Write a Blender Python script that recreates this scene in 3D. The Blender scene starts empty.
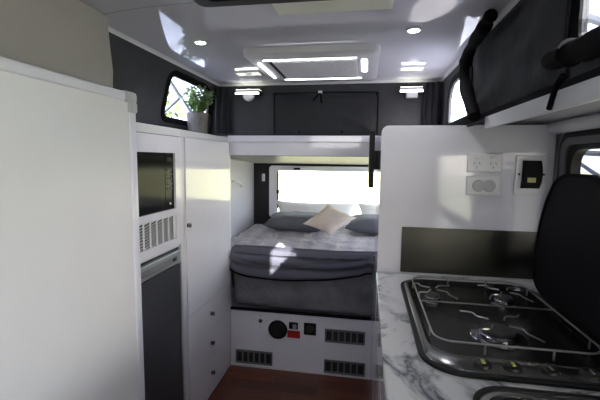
import bpy, bmesh, math, random
from mathutils import Vector, Matrix, noise
from mathutils.geometry import tessellate_polygon
random.seed(7)
PI = math.pi
SC = bpy.context.scene
COL = SC.collection

# ------------------------------------------------------------------ camera
cd = bpy.data.cameras.new('camera'); cam = bpy.data.objects.new('camera', cd); COL.objects.link(cam)
cd.sensor_width = 36; cd.lens = 383 / 600 * 36; cd.clip_start = 0.02; cd.clip_end = 400
Rr = ((0.98512989, 0.02960305, -0.16924172), (0.17141325, -0.10233627, 0.97986978), (0.01168757, -0.99430928, -0.10588887))
M = Matrix(((Rr[0][0], -Rr[0][1], -Rr[0][2], 0), (Rr[1][0], -Rr[1][1], -Rr[1][2], 0), (Rr[2][0], -Rr[2][1], -Rr[2][2], 0), (0, 0, 0, 1)))
M.translation = (0, 0, 1.45)
cam.matrix_world = M
SC.camera = cam

# ------------------------------------------------------------------ world, sun, exposure
SC.view_settings.view_transform = 'Standard'; SC.view_settings.look = 'None'
SC.view_settings.gamma = 1; SC.view_settings.use_curve_mapping = False
SC.view_settings.exposure = 0.98
w = bpy.data.worlds.new('sky'); SC.world = w; w.use_nodes = True
nt = w.node_tree; bg = nt.nodes['Background']
sky = nt.nodes.new('ShaderNodeTexSky'); sky.sky_type = 'NISHITA'; sky.sun_disc = False
sky.sun_elevation = math.radians(28); sky.sun_rotation = math.radians(150); sky.air_density = 0.8; sky.dust_density = 3.0
mx = nt.nodes.new('ShaderNodeMixRGB'); mx.inputs[0].default_value = 0.6
mx.inputs[2].default_value = (4.9, 5.2, 6.0, 1)
nt.links.new(sky.outputs[0], mx.inputs[1]); nt.links.new(mx.outputs[0], bg.inputs[0]); bg.inputs[1].default_value = 1.1
sd = bpy.data.lights.new('sun', 'SUN'); sun = bpy.data.objects.new('sun', sd); COL.objects.link(sun)
sd.energy = 18; sd.angle = math.radians(0.6); sd.color = (1, 0.96, 0.88)
SUNDIR = Vector((-0.57, 1.0, -0.578))
sun.rotation_euler = SUNDIR.to_track_quat('-Z', 'Y').to_euler(); sun.location = (6, -10, 6)

# ------------------------------------------------------------------ materials
def mat(name, col, rough=0.5, metal=0.0, bump=0.0, bscale=30.0, var=0.0, vscale=6.0, coat=0.0, spec=0.5, emit=None, es=0.0, stretch=None, sheen=0.0):
    m = bpy.data.materials.new(name); m.use_nodes = True
    t = m.node_tree; b = t.nodes['Principled BSDF']
    b.inputs['Base Color'].default_value = (*col, 1); b.inputs['Roughness'].default_value = rough
    b.inputs['Metallic'].default_value = metal; b.inputs['Coat Weight'].default_value = coat
    b.inputs['Coat Roughness'].default_value = 0.03
    b.inputs['Specular IOR Level'].default_value = spec; b.inputs['Sheen Weight'].default_value = sheen
    tc = t.nodes.new('ShaderNodeTexCoord'); mp = t.nodes.new('ShaderNodeMapping'); t.links.new(tc.outputs['Object'], mp.inputs[0])
    if stretch: mp.inputs['Scale'].default_value = stretch
    n = t.nodes.new('ShaderNodeTexNoise'); n.inputs['Scale'].default_value = vscale; n.inputs['Detail'].default_value = 6
    t.links.new(mp.outputs[0], n.inputs[0])
    r = t.nodes.new('ShaderNodeValToRGB'); v = max(var, 0.015)
    r.color_ramp.elements[0].position = 0.3; r.color_ramp.elements[1].position = 0.7
    r.color_ramp.elements[0].color = (*[max(0, c * (1 - v)) for c in col], 1); r.color_ramp.elements[1].color = (*[min(1, c * (1 + v)) for c in col], 1)
    t.links.new(n.outputs[0], r.inputs[0]); t.links.new(r.outputs[0], b.inputs['Base Color'])
    if bump:
        n2 = t.nodes.new('ShaderNodeTexNoise'); n2.inputs['Scale'].default_value = bscale; n2.inputs['Detail'].default_value = 5
        t.links.new(mp.outputs[0], n2.inputs[0]); bp = t.nodes.new('ShaderNodeBump'); bp.inputs['Strength'].default_value = bump
        bp.inputs['Distance'].default_value = 0.02
        t.links.new(n2.outputs[0], bp.inputs['Height']); t.links.new(bp.outputs[0], b.inputs['Normal'])
    if emit: b.inputs['Emission Color'].default_value = (*emit, 1); b.inputs['Emission Strength'].default_value = es
    return m

def clear_mat(name, tint, refl, rough=0.02):
    m = bpy.data.materials.new(name); m.use_nodes = True; t = m.node_tree; t.nodes.clear()
    o = t.nodes.new('ShaderNodeOutputMaterial'); tr = t.nodes.new('ShaderNodeBsdfTransparent'); g = t.nodes.new('ShaderNodeBsdfGlossy')
    mix = t.nodes.new('ShaderNodeMixShader'); lw = t.nodes.new('ShaderNodeLayerWeight'); lw.inputs[0].default_value = refl
    tr.inputs[0].default_value = (*tint, 1); g.inputs['Roughness'].default_value = rough
    ge = t.nodes.new('ShaderNodeNewGeometry'); ff_ = t.nodes.new('ShaderNodeMath'); ff_.operation = 'MULTIPLY_ADD'; ff_.inputs[1].default_value = -1; ff_.inputs[2].default_value = 1
    t.links.new(ge.outputs['Backfacing'], ff_.inputs[0]); mu = t.nodes.new('ShaderNodeMath'); mu.operation = 'MULTIPLY'; t.links.new(ff_.outputs[0], mu.inputs[0]); t.links.new(lw.outputs['Fresnel'], mu.inputs[1]); t.links.new(mu.outputs[0], mix.inputs[0]); t.links.new(tr.outputs[0], mix.inputs[1]); t.links.new(g.outputs[0], mix.inputs[2]); t.links.new(mix.outputs[0], o.inputs[0])
    return m

def emis(name, col, s):
    return mat(name, (0.8, 0.8, 0.8), 0.4, emit=col, es=s)

def wood_mat():
    m = bpy.data.materials.new('floor_wood'); m.use_nodes = True; t = m.node_tree; b = t.nodes['Principled BSDF']
    tc = t.nodes.new('ShaderNodeTexCoord'); mp = t.nodes.new('ShaderNodeMapping'); mp.inputs['Rotation'].default_value = (0, 0, 0)
    t.links.new(tc.outputs['Object'], mp.inputs[0])
    br = t.nodes.new('ShaderNodeTexBrick'); br.inputs['Scale'].default_value = 1.0; br.inputs['Brick Width'].default_value = 0.55; br.inputs['Row Height'].default_value = 0.085
    br.inputs['Mortar Size'].default_value = 0.002; br.inputs['Color1'].default_value = (0.13, 0.035, 0.016, 1); br.inputs['Color2'].default_value = (0.055, 0.017, 0.010, 1); br.inputs['Mortar'].default_value = (0.01, 0.005, 0.004, 1)
    t.links.new(mp.outputs[0], br.inputs[0])
    n = t.nodes.new('ShaderNodeTexNoise'); n.inputs['Scale'].default_value = 14; n.inputs['Detail'].default_value = 8
    m2 = t.nodes.new('ShaderNodeMapping'); m2.inputs['Scale'].default_value = (0.6, 7, 1); t.links.new(tc.outputs['Object'], m2.inputs[0]); t.links.new(m2.outputs[0], n.inputs[0])
    mm = t.nodes.new('ShaderNodeMixRGB'); mm.blend_type = 'OVERLAY'; mm.inputs[0].default_value = 0.7
    t.links.new(br.outputs[0], mm.inputs[1]); t.links.new(n.outputs[0], mm.inputs[2]); t.links.new(mm.outputs[0], b.inputs['Base Color'])
    b.inputs['Roughness'].default_value = 0.35
    return m

def marble_mat():
    m = bpy.data.materials.new('marble_laminate'); m.use_nodes = True; t = m.node_tree; b = t.nodes['Principled BSDF']
    tc = t.nodes.new('ShaderNodeTexCoord')
    n1 = t.nodes.new('ShaderNodeTexNoise'); n1.inputs['Scale'].default_value = 3.2; n1.inputs['Detail'].default_value = 9; n1.inputs['Roughness'].default_value = 0.6; n1.inputs['Distortion'].default_value = 1.0
    n2 = t.nodes.new('ShaderNodeTexNoise'); n2.inputs['Scale'].default_value = 2.0; n2.inputs['Detail'].default_value = 4
    t.links.new(tc.outputs['Object'], n1.inputs[0]); t.links.new(tc.outputs['Object'], n2.inputs[0])
    a = t.nodes.new('ShaderNodeMath'); a.operation = 'SUBTRACT'; a.inputs[1].default_value = 0.5; t.links.new(n1.outputs[0], a.inputs[0])
    ab = t.nodes.new('ShaderNodeMath'); ab.operation = 'ABSOLUTE'; t.links.new(a.outputs[0], ab.inputs[0])
    r = t.nodes.new('ShaderNodeValToRGB'); e = r.color_ramp.elements
    e[0].position = 0.0; e[0].color = (0.05, 0.055, 0.07, 1); e[1].position = 0.075; e[1].color = (0.62, 0.62, 0.64, 1)
    x = e.new(0.022); x.color = (0.30, 0.31, 0.34, 1)
    t.links.new(ab.outputs[0], r.inputs[0])
    r2 = t.nodes.new('ShaderNodeValToRGB'); r2.color_ramp.elements[0].position = 0.40; r2.color_ramp.elements[1].position = 0.52
    t.links.new(n2.outputs[0], r2.inputs[0])
    mm = t.nodes.new('ShaderNodeMixRGB'); mm.inputs[1].default_value = (0.62, 0.62, 0.64, 1); t.links.new(r2.outputs[0], mm.inputs[0]); t.links.new(r.outputs[0], mm.inputs[2])
    t.links.new(mm.outputs[0], b.inputs['Base Color']); b.inputs['Roughness'].default_value = 0.22
    return m

def stripe_mat(name, c1, c2, scale, rough=0.9, axis='X', bump=0.4):
    m = bpy.data.materials.new(name); m.use_nodes = True; t = m.node_tree; b = t.nodes['Principled BSDF']
    tc = t.nodes.new('ShaderNodeTexCoord'); wv = t.nodes.new('ShaderNodeTexWave'); wv.bands_direction = axis; wv.inputs['Scale'].default_value = scale
    wv.inputs['Distortion'].default_value = 1.2; wv.inputs['Detail'].default_value = 2; wv.inputs['Detail Scale'].default_value = 0.6
    t.links.new(tc.outputs['Object'], wv.inputs[0]); r = t.nodes.new('ShaderNodeValToRGB')
    r.color_ramp.elements[0].color = (*c1, 1); r.color_ramp.elements[1].color = (*c2, 1); t.links.new(wv.outputs[0], r.inputs[0]); t.links.new(r.outputs[0], b.inputs['Base Color'])
    n = t.nodes.new('ShaderNodeTexNoise'); n.inputs['Scale'].default_value = 22; t.links.new(tc.outputs['Object'], n.inputs[0])
    bp = t.nodes.new('ShaderNodeBump'); bp.inputs['Strength'].default_value = bump; bp.inputs['Distance'].default_value = 0.02; t.links.new(n.outputs[0], bp.inputs['Height']); t.links.new(bp.outputs[0], b.inputs['Normal'])
    b.inputs['Roughness'].default_value = rough; b.inputs['Specular IOR Level'].default_value = 0.2
    return m

GEL = (0.68, 0.67, 0.735)
m_ceil = mat('gloss_ceiling', (0.58, 0.58, 0.63), 0.02, spec=0.5)
m_white = mat('gloss_white_laminate', GEL, 0.07, bump=0.008, bscale=2)
m_wframe = mat('white_edge_trim', (0.60, 0.60, 0.63), 0.3)
m_groove = mat('grey_joint', (0.22, 0.22, 0.24), 0.5)
m_panel = mat('satin_cream_panel', (0.76, 0.75, 0.765), 0.35, bump=0.01, bscale=5)
m_lilac = mat('white_aluminium_trim', (0.70, 0.70, 0.78), 0.3)
m_cap = mat('grey_plastic_cap', (0.42, 0.42, 0.45), 0.4)
m_canvas = mat('charcoal_canvas', (0.036, 0.038, 0.045), 0.75, bump=0.9, bscale=5, var=0.12, vscale=4, spec=0.35)
m_canvas2 = mat('charcoal_canvas_flap', (0.040, 0.043, 0.052), 0.58, bump=1.0, bscale=6, var=0.12, vscale=4, spec=0.4)
m_black = mat('black_webbing', (0.004, 0.004, 0.005), 0.8, spec=0.1)
m_blackp = mat('black_plastic', (0.006, 0.006, 0.007), 0.4, spec=0.25)
m_oven = mat('smoked_oven_glass', (0.004, 0.004, 0.005), 0.10, spec=0.06)
m_rim = mat('satin_steel_rim', (0.17, 0.17, 0.17), 0.22, metal=1.0)
m_grate = mat('grey_wire_steel', (0.30, 0.30, 0.31), 0.3, metal=0.9)
m_blackg = mat('black_glass', (0.004, 0.004, 0.005), 0.04)
m_beige = mat('beige_curtain_cloth', (0.66, 0.63, 0.615), 0.9, bump=0.3, bscale=3, var=0.10, vscale=2.2, spec=0.1)
m_alu = mat('aluminium', (0.55, 0.55, 0.57), 0.35, metal=0.9)
m_steel = mat('brushed_steel', (0.55, 0.56, 0.57), 0.22, metal=1.0, bump=0.05, bscale=60, stretch=(1, 30, 1))
m_splash = mat('dark_brushed_splashback', (0.065, 0.065, 0.058), 0.28, metal=1.0, bump=0.05, bscale=50, stretch=(1, 1, 20))
m_chrome = mat('dark_chrome', (0.25, 0.25, 0.28), 0.15, metal=1.0)
m_silver = mat('silver_plastic', (0.30, 0.31, 0.34), 0.35, metal=0.5)
m_fridge = mat('dark_grey_fridge_skin', (0.060, 0.062, 0.072), 0.3, metal=0.3, spec=0.5)
m_lid = mat('matt_black_lid', (0.004, 0.004, 0.005), 0.55, spec=0.12)
m_iron = mat('dark_enamel', (0.012, 0.012, 0.013), 0.4)
m_pan = mat('dark_steel_tray', (0.018, 0.018, 0.019), 0.22, metal=0.7)
m_wood = wood_mat(); m_marble = marble_mat()
m_rear_glass = clear_mat('warm_acrylic', (0.90, 0.90, 0.80), 0.12)
m_tint = clear_mat('tinted_acrylic', (0.42, 0.43, 0.46), 0.12)
m_glass = clear_mat('window_glass', (0.93, 0.95, 0.94), 0.12)
m_vinyl = clear_mat('clear_vinyl', (0.80, 0.81, 0.82), 0.10, 0.03)
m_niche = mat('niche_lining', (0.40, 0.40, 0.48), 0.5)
m_nicheceil = mat('niche_ceiling_lining', (0.74, 0.74, 0.70), 0.35)
m_dark = mat('dark_wall_lining', (0.012, 0.012, 0.016), 0.8)
m_duvet = stripe_mat('pale_duvet_cotton', (0.80, 0.76, 0.86), (0.95, 0.91, 0.97), 2.2, bump=1.0)
m_throw = stripe_mat('slate_throw', (0.15, 0.15, 0.20), (0.22, 0.22, 0.28), 3, axis='Y')
m_matt = mat('grey_mattress_cover', (0.15, 0.15, 0.165), 0.9, bump=1.0, bscale=9, var=0.18, vscale=9, spec=0.1)
m_pill = mat('slate_blue_pillow_cotton', (0.115, 0.12, 0.15), 0.9, bump=0.5, bscale=14, var=0.15)
m_pillw = mat('white_pillow_cotton', (0.80, 0.80, 0.86), 0.9, bump=0.5, bscale=14)
m_cush = mat('oatmeal_cushion_linen', (0.78, 0.67, 0.61), 0.95, bump=0.4, bscale=60, var=0.06, vscale=30, spec=0.1)
m_red = mat('red_label_plastic', (0.42, 0.012, 0.016), 0.5)
m_pot = mat('grey_concrete_pot', (0.15, 0.145, 0.14), 0.85, bump=0.3, bscale=60, var=0.15, vscale=30)
m_leaf = mat('green_leaves', (0.10, 0.18, 0.05), 0.5, var=0.4, vscale=30)
m_soil = mat('dark_soil', (0.02, 0.013, 0.008), 1)
m_cream = mat('cream_painted_reflection', (0.86, 0.86, 0.72), 0.4)  # flat pale colour painted in for a reflection in the glossy ceiling
m_led = emis('led_white', (0.93, 0.95, 1.0), 4)
m_ledw = emis('led_pale', (1.0, 1.0, 0.80), 1.6)
m_vent = mat('grey_vent_plastic', (0.14, 0.14, 0.145), 0.5)
m_sock = mat('socket_plastic', (0.68, 0.68, 0.70), 0.3)
m_sock2 = mat('translucent_outlet_grey', (0.42, 0.41, 0.43), 0.35)
m_yell = mat('pale_yellow_sticker', (0.55, 0.52, 0.22), 0.5)
m_olive = mat('yellow_green_mark', (0.35, 0.36, 0.08), 0.5)
m_grass = mat('meadow_grass', (0.36, 0.345, 0.22), 0.95, var=0.2, vscale=0.5)
m_tree = mat('tree_leaves', (0.07, 0.12, 0.03), 0.8, var=0.4, vscale=1.5)
m_bark = mat('tree_bark', (0.12, 0.09, 0.06), 0.9, bump=0.5, bscale=12)
m_awn = mat('grey_awning_cloth', (0.30, 0.30, 0.31), 0.8)

# ------------------------------------------------------------------ helpers
ORG = {}
def build(name, bm, m, parent=None, loc=None, smooth=False):
    """one mesh object; the bmesh is given in world coordinates"""
    o_ = Vector(loc) if loc is not None else (ORG[parent.name] if parent else Vector((0, 0, 0)))
    bmesh.ops.translate(bm, verts=bm.verts, vec=-o_)
    bmesh.ops.recalc_face_normals(bm, faces=bm.faces)
    if smooth:
        for f in bm.faces: f.smooth = True
        for e in bm.edges:
            if len(e.link_faces) == 2 and e.calc_face_angle(0) > 0.75: e.smooth = False
    me = bpy.data.meshes.new(name); bm.to_mesh(me); bm.free()
    me.materials.append(m)
    o = bpy.data.objects.new(name, me); COL.objects.link(o)
    if parent: o.parent = parent
    else: o.location = o_
    ORG[o.name] = o_
    return o
def tag(o, label=None, cat=None, group=None, kind=None):
    if label: o['label'] = label
    if cat: o['category'] = cat
    if group: o['group'] = group
    if kind: o['kind'] = kind
    return o
def thing(name, loc, label, cat, group=None):
    o = bpy.data.objects.new(name, None); o.location = loc; o.empty_display_size = 0.05; COL.objects.link(o); ORG[o.name] = Vector(loc)
    return tag(o, label, cat, group)
def BM(): return bmesh.new()
def box(bm, x0, x1, y0, y1, z0, z1, bev=0.0, seg=2):
    r = bmesh.ops.create_cube(bm, size=1); vs = r['verts']
    for v in vs: v.co = Vector(((x0 + x1) / 2 + v.co.x * (x1 - x0), (y0 + y1) / 2 + v.co.y * (y1 - y0), (z0 + z1) / 2 + v.co.z * (z1 - z0)))
    if bev:
        es = list({e for v in vs for e in v.link_edges})
        bmesh.ops.bevel(bm, geom=es, offset=bev, segments=seg, affect='EDGES', profile=0.5)
    return bm
def Box(*a, **k): return box(BM(), *a, **k)
def cyl(bm, p0, p1, r0, r1=None, seg=24, cap=True):
    p0, p1 = Vector(p0), Vector(p1); r1 = r0 if r1 is None else r1; d = p1 - p0
    q = Vector((0, 0, 1)).rotation_difference(d)
    A = [bm.verts.new(p0 + q @ Vector((r0 * math.cos(2 * PI * i / seg), r0 * math.sin(2 * PI * i / seg), 0))) for i in range(seg)]
    B = [bm.verts.new(p1 + q @ Vector((r1 * math.cos(2 * PI * i / seg), r1 * math.sin(2 * PI * i / seg), 0))) for i in range(seg)]
    for i in range(seg): bm.faces.new((A[i], A[(i + 1) % seg], B[(i + 1) % seg], B[i]))
    if cap: bm.faces.new(A[::-1]); bm.faces.new(B)
    return bm
def lathe(bm, c, prof, seg=32, axis=Vector((0, 0, 1))):
    q = Vector((0, 0, 1)).rotation_difference(Vector(axis)); c = Vector(c); rings = []
    for r, h in prof:
        rings.append([bm.verts.new(c + q @ Vector((max(r, 1e-4) * math.cos(2 * PI * i / seg), max(r, 1e-4) * math.sin(2 * PI * i / seg), h))) for i in range(seg)])
    for a, b in zip(rings, rings[1:]):
        for i in range(seg): bm.faces.new((a[i], a[(i + 1) % seg], b[(i + 1) % seg], b[i]))
    bm.faces.new(rings[0][::-1]); bm.faces.new(rings[-1])
    return bm
def smooth_path(pts, n=6):
    P = [Vector(p) for p in pts]; out = []
    for i in range(len(P) - 1):
        a, b, c, d = P[max(i - 1, 0)], P[i], P[i + 1], P[min(i + 2, len(P) - 1)]
        for k in range(n):
            t = k / n
            out.append(0.5 * ((2 * b) + (c - a) * t + (2 * a - 5 * b + 4 * c - d) * t * t + (3 * b - a - 3 * c + d) * t ** 3))
    out.append(P[-1]); return out
def tube(bm, pts, r, seg=8, sm=0, rf=None, closed=False):
    P = smooth_path(pts, sm) if sm else [Vector(p) for p in pts]; rings = []; up = Vector((0.13, 0.21, 0.97)).normalized()
    n = len(P)
    for i, p in enumerate(P):
        if closed: d = P[(i + 1) % n] - P[i - 1]
        else: d = P[min(i + 1, n - 1)] - P[max(i - 1, 0)]
        d.normalize(); a = d.cross(up)
        if a.length < 1e-3: a = d.cross(Vector((1, 0, 0)))
        a.normalize(); b = d.cross(a); rr = r * (rf(i / (n - 1)) if rf else 1)
        rings.append([bm.verts.new(p + rr * (math.cos(2 * PI * k / seg) * a + math.sin(2 * PI * k / seg) * b)) for k in range(seg)])
    pairs = list(zip(rings, rings[1:])) + ([(rings[-1], rings[0])] if closed else [])
    for A, B in pairs:
        for k in range(seg): bm.faces.new((A[k], A[(k + 1) % seg], B[(k + 1) % seg], B[k]))
    if not closed: bm.faces.new(rings[0][::-1]); bm.faces.new(rings[-1])
    return bm
def rrect(x0, x1, y0, y1, r, seg=6):
    out = []
    rs = r if isinstance(r, (list, tuple)) else [r] * 4
    for (cx, cy, a0), rr in zip(((x1, y1, 0), (x0, y1, 90), (x0, y0, 180), (x1, y0, 270)), rs):
        sx = -1 if cx == x1 else 1; sy = -1 if cy == y1 else 1
        for k in range(seg + 1):
            a = math.radians(a0 + 90 * k / seg); out.append((cx + sx * rr + rr * math.cos(a), cy + sy * rr + rr * math.sin(a)))
    return out
def plate(bm, outer, holes, f, w0, w1):
    """flat plate with holes, thickness w0..w1, f(u,v,w)->xyz"""
    loops = [outer] + holes; flat = [p for l in loops for p in l]
    tris = tessellate_polygon([[Vector((p[0], p[1], 0)) for p in l] for l in loops])
    A = [bm.verts.new(f(p[0], p[1], w0)) for p in flat]; B = [bm.verts.new(f(p[0], p[1], w1)) for p in flat]
    for t in tris:
        try: bm.faces.new([A[i] for i in t]); bm.faces.new([B[i] for i in t][::-1])
        except ValueError: pass
    s = 0
    for l in loops:
        n = len(l)
        for i in range(n):
            a, b = s + i, s + (i + 1) % n; bm.faces.new((A[a], A[b], B[b], B[a]))
        s += n
    return bm
fXZ = lambda u, v, w_: (u, w_, v)
fYZ = lambda u, v, w_: (w_, u, v)
fXY = lambda u, v, w_: (u, v, w_)
def off(l, d):
    n = len(l); out = []; cx = sum(p[0] for p in l) / n; cy = sum(p[1] for p in l) / n
    for i in range(n):
        a = Vector(l[i - 1]); c = Vector(l[(i + 1) % n]); t = (c - a)
        if t.length < 1e-9: t = Vector((1, 0))
        nn = Vector((t.y, -t.x)).normalized(); p = Vector(l[i])
        out.append(tuple(p + nn * d))
    return out
def grid(bm, nu, nv, f, closed_u=False):
    V = [[bm.verts.new(f(i / nu, j / nv)) for j in range(nv + 1)] for i in range(nu + 1)]
    for i in range(nu):
        for j in range(nv): bm.faces.new((V[i][j], V[i + 1][j], V[i + 1][j + 1], V[i][j + 1]))
    return V
def sheet(f, nu, nv, th):
    """cloth sheet with thickness"""
    bm = BM(); grid(bm, nu, nv, f); bmesh.ops.recalc_face_normals(bm, faces=bm.faces)
    bmesh.ops.solidify(bm, geom=bm.faces[:] , thickness=th); return bm
def nz(x, y, z=0.0): return noise.noise(Vector((x, y, z)))
def struct(name, bm, m, parent=None, smooth=False):
    o = build(name, bm, m, parent, smooth=smooth)
    if not parent: o['kind'] = 'structure'
    return o
def sroot(name, loc):
    o = bpy.data.objects.new(name, None); o.location = loc; COL.objects.link(o); ORG[o.name] = Vector(loc); o['kind'] = 'structure'; return o

# ------------------------------------------------------------------ structure
FR = -1.35   # front wall (behind the camera)
struct('floor', Box(-1.40, 0.86, FR - 0.04, 3.56, -0.05, 0.0), m_wood)
struct('wall_left', Box(-1.44, -1.40, FR, 3.56, 0.0, 1.588), m_white)
# right wall with its windows and an added unseen opening beside the bed
bm = BM(); plate(bm, [(FR, 0), (3.56, 0), (3.56, 1.62), (FR, 1.62)], [rrect(0.95, 1.74, 1.02, 1.53, 0.06), rrect(-1.15, 0.55, 0.95, 1.52, 0.06), rrect(2.56, 3.40, 0.95, 1.41, 0.05)], fYZ, 0.82, 0.86)
struct('wall_right', bm, m_white)
bm = BM(); plate(bm, [(-1.44, 0), (0.86, 0), (0.86, 1.62), (-1.44, 1.62)], [], fXZ, FR - 0.04, FR)
struct('wall_front', bm, m_white)
bm = BM(); plate(bm, [(-1.40, 0), (0.82, 0), (0.82, 1.60), (-1.40, 1.60)], [rrect(-0.86, 0.62, 0.93, 1.36, 0.03)], fXZ, 3.50, 3.55)
struct('wall_rear', bm, m_dark)
# sleeping niche
struct('wall_niche_left', Box(-1.09, -1.05, 2.478, 3.50, 0.0, 1.59), m_niche)
bm = BM(); grid(bm, 1, 1, lambda u, v: (-1.05 + 1.87 * u, 2.478 + 1.022 * v, 1.47 - 0.062 * v))
bmesh.ops.solidify(bm, geom=bm.faces[:], thickness=-0.01); struct('ceiling_niche', bm, m_nicheceil)
struct('roof_rim_rear', Box(-1.40, 0.86, 2.478, 3.56, 1.60, 1.64), m_white)
struct('roof_rim_left', Box(-1.44, -1.045, FR, 2.478, 1.590, 1.61), m_white)
struct('roof_rim_right', Box(0.434, 0.86, FR, 2.478, 1.622, 1.65), m_white)
# header above the bed: two-step profile
hd = sroot('trim_1', (-0.05, 2.45, 1.54))
struct('header_board', Box(-0.91, 0.82, 2.449, 2.478, 1.472, 1.60), m_white, hd)
struct('header_lip', Box(-0.91, 0.82, 2.437, 2.449, 1.558, 1.60, bev=0.004), m_white, hd)
# trim on the right: lip of the roof opening, round moulding
struct('trim_2', Box(0.42, 0.434, FR, 1.52, 1.568, 1.612, bev=0.003), m_wframe)
struct('trim_3', cyl(BM(), (0.778, FR + 0.01, 1.594), (0.778, 1.818, 1.594), 0.026, seg=28), m_wframe, smooth=True)
# ceiling
hatch = (-0.525, 0.02, 0.66, 1.210)
CH = 0.034
def cz(x, y): return 1.935 + CH * max(0, 1 - ((y - 0.55) / 1.91) ** 2) * max(0, 1 - ((x + 0.27) / 0.70) ** 4)
bm = BM(); grid(bm, 60, 100, lambda u, v: (-1.0 + 1.45 * u, FR + (2.478 - FR) * v, cz(-1.0 + 1.45 * u, FR + (2.478 - FR) * v)))
lowv = bm.verts[:]
up = [bm.verts.new(v.co + Vector((0, 0, 0.02 + 1.975 - v.co.z))) for v in lowv]
bm.verts.index_update(); vs_ = list(bm.verts); nlow = len(lowv)
for f in list(bm.faces): bm.faces.new([vs_[v.index + nlow] for v in f.verts][::-1])
for e in [e for e in bm.edges if len(e.link_faces) == 1 and e.verts[0].index < nlow and e.verts[1].index < nlow]:
    i, j = e.verts[0].index, e.verts[1].index; bm.faces.new((vs_[i], vs_[j], vs_[j + nlow], vs_[i + nlow]))
struct('ceiling', bm, m_ceil, smooth=True)
bm = BM(); grid(bm, 24, 1, lambda u, v: (-0.972 + 0.46 * u, 1.2505 + 0.005 * v, cz(-0.972 + 0.46 * u, 1.25) - 0.0004)); bmesh.ops.solidify(bm, geom=bm.faces[:], thickness=0.001)
struct('ceiling_joint', bm, m_groove)
def cove(name, a, b, inward):
    a, b, inward = Vector(a), Vector(b), Vector(inward); bm = BM()
    prof = []
    for k in range(7):
        t = PI / 2 * k / 6; prof.append((0.013 * (1 - math.sin(t)), -0.013 * (1 - math.cos(t)) - 0.001))
    prof = [(0, 0.0), (0.014, 0.0)] + [(x, z) for x, z in prof] 
    A = [bm.verts.new(a + inward * x + Vector((0, 0, z))) for x, z in prof]; B = [bm.verts.new(b + inward * x + Vector((0, 0, z))) for x, z in prof]
    n = len(prof)
    for i in range(n): bm.faces.new((A[i], A[(i + 1) % n], B[(i + 1) % n], B[i]))
    bm.faces.new(A[::-1]); bm.faces.new(B)
    struct(name, bm, m_wframe, smooth=True)
cove('trim_4', (-0.975, FR, 1.9345), (-0.975, 2.46, 1.9345), (1, 0, 0))
cove('trim_5', (0.428, FR, 1.9345), (0.428, 2.46, 1.9345), (-1, 0, 0))
cove('trim_6', (-0.975, 2.462, 1.9345), (0.428, 2.462, 1.9345), (0, -1, 0))

# ------------------------------------------------------------------ canvas walls of the lifting roof
def fL(u, v, w_):   # left canvas leans out a little towards its foot
    t = (v - 1.60) / 0.335
    return (-1.062 + 0.087 * t - w_, u, v)
winL = [rrect(1.86, 2.38, 1.665, 1.868, [0.13, 0.04, 0.035, 0.04]), rrect(-0.75, 0.55, 1.665, 1.87, 0.06)]
cL = struct('wall_left_canvas', plate(BM(), [(FR, 1.60), (2.478, 1.60), (2.478, 1.935), (FR, 1.935)], winL, fL, 0.0, 0.012), m_canvas)
def fR(u, v, w_): return (0.43 + w_, u, v)
winR = [rrect(1.79, 2.22, 1.65, 1.85, [0.09, 0.04, 0.03, 0.03]), rrect(0.58, 0.915, 1.68, 1.905, [0.05, 0.03, 0.03, 0.05])]
cR = struct('wall_right_canvas', plate(BM(), [(FR, 1.60), (2.478, 1.60), (2.478, 1.935), (FR, 1.935)], winR, fR, 0.0, 0.012), m_canvas)
struct('wall_rear_canvas', Box(-1.06, 0.44, 2.465, 2.478, 1.60, 1.935), m_canvas)
winF = [rrect(-0.90, -0.10, 1.64, 1.89, 0.05)]
struct('wall_front_canvas', plate(BM(), [(-1.06, 1.60), (0.44, 1.60), (0.44, 1.935), (-1.06, 1.935)], winF, fXZ, FR - 0.02, FR), m_canvas)
wn = [0]
def canvas_window(loop, f, sgn):
    wn[0] += 1
    r = sroot('window_%d' % (wn[0] + 2), f(sum(p[0] for p in loop) / len(loop), 1.75, 0.0))
    struct('pane', plate(BM(), loop, [], f, 0.005, 0.007), m_vinyl, r)
    struct('zip_border', plate(BM(), off(loop, 0.030), [loop], f, -0.006 , 0.0), m_black, r)
for l in winL: canvas_window(l, fL, 1)
for l in winR: canvas_window(l, fR, 1)
canvas_window(winF[0], fXZ and (lambda u, v, w_: (u, FR + 0.001 - w_, v)), 1)

# rear zipped flap with its seam, toggles
fl = thing('canvas_flap', (-0.27, 2.464, 1.605), 'dark zipped canvas flap on the rear tent wall above the bed', 'flap')
bm = BM()
def ff(u, v):
    x = -0.60 + 0.655 * u; z = 1.606 + 0.262 * v
    e = min(u, 1 - u, v, 1 - v); k = min(1, e * 8)
    return (x, 2.458 - 0.007 * k * (1 + 0.9 * nz(u * 5 + v * 3, v * 2)) , z)
grid(bm, 40, 18, ff); bmesh.ops.solidify(bm, geom=bm.faces[:], thickness=0.003)
build('flap_cloth', bm, m_canvas2, fl, smooth=True)
build('zip_seam', tube(BM(), [(-0.60, 2.457, 1.61), (-0.60, 2.457, 1.84), (-0.585, 2.457, 1.862), (-0.56, 2.457, 1.869), (0.01, 2.457, 1.866), (0.04, 2.457, 1.852), (0.056, 2.457, 1.82), (0.056, 2.457, 1.61)], 0.0035, sm=4), m_black, fl, smooth=True)
for x in (-0.43, -0.16): build('eyelet', lathe(BM(), (x, 2.455, 1.622), [(0.009, 0), (0.009, 0.006), (0.004, 0.009)], 16, (0, -1, 0)), m_blackp, fl, smooth=True)
zt = thing('zip_toggle', (-0.302, 2.452, 1.868), 'pair of black pull cords hanging at the middle of the rear flap zip', 'zip pull')
build('slider', Box(-0.315, -0.289, 2.440, 2.452, 1.858, 1.880, bev=0.003), m_alu, zt)
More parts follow.
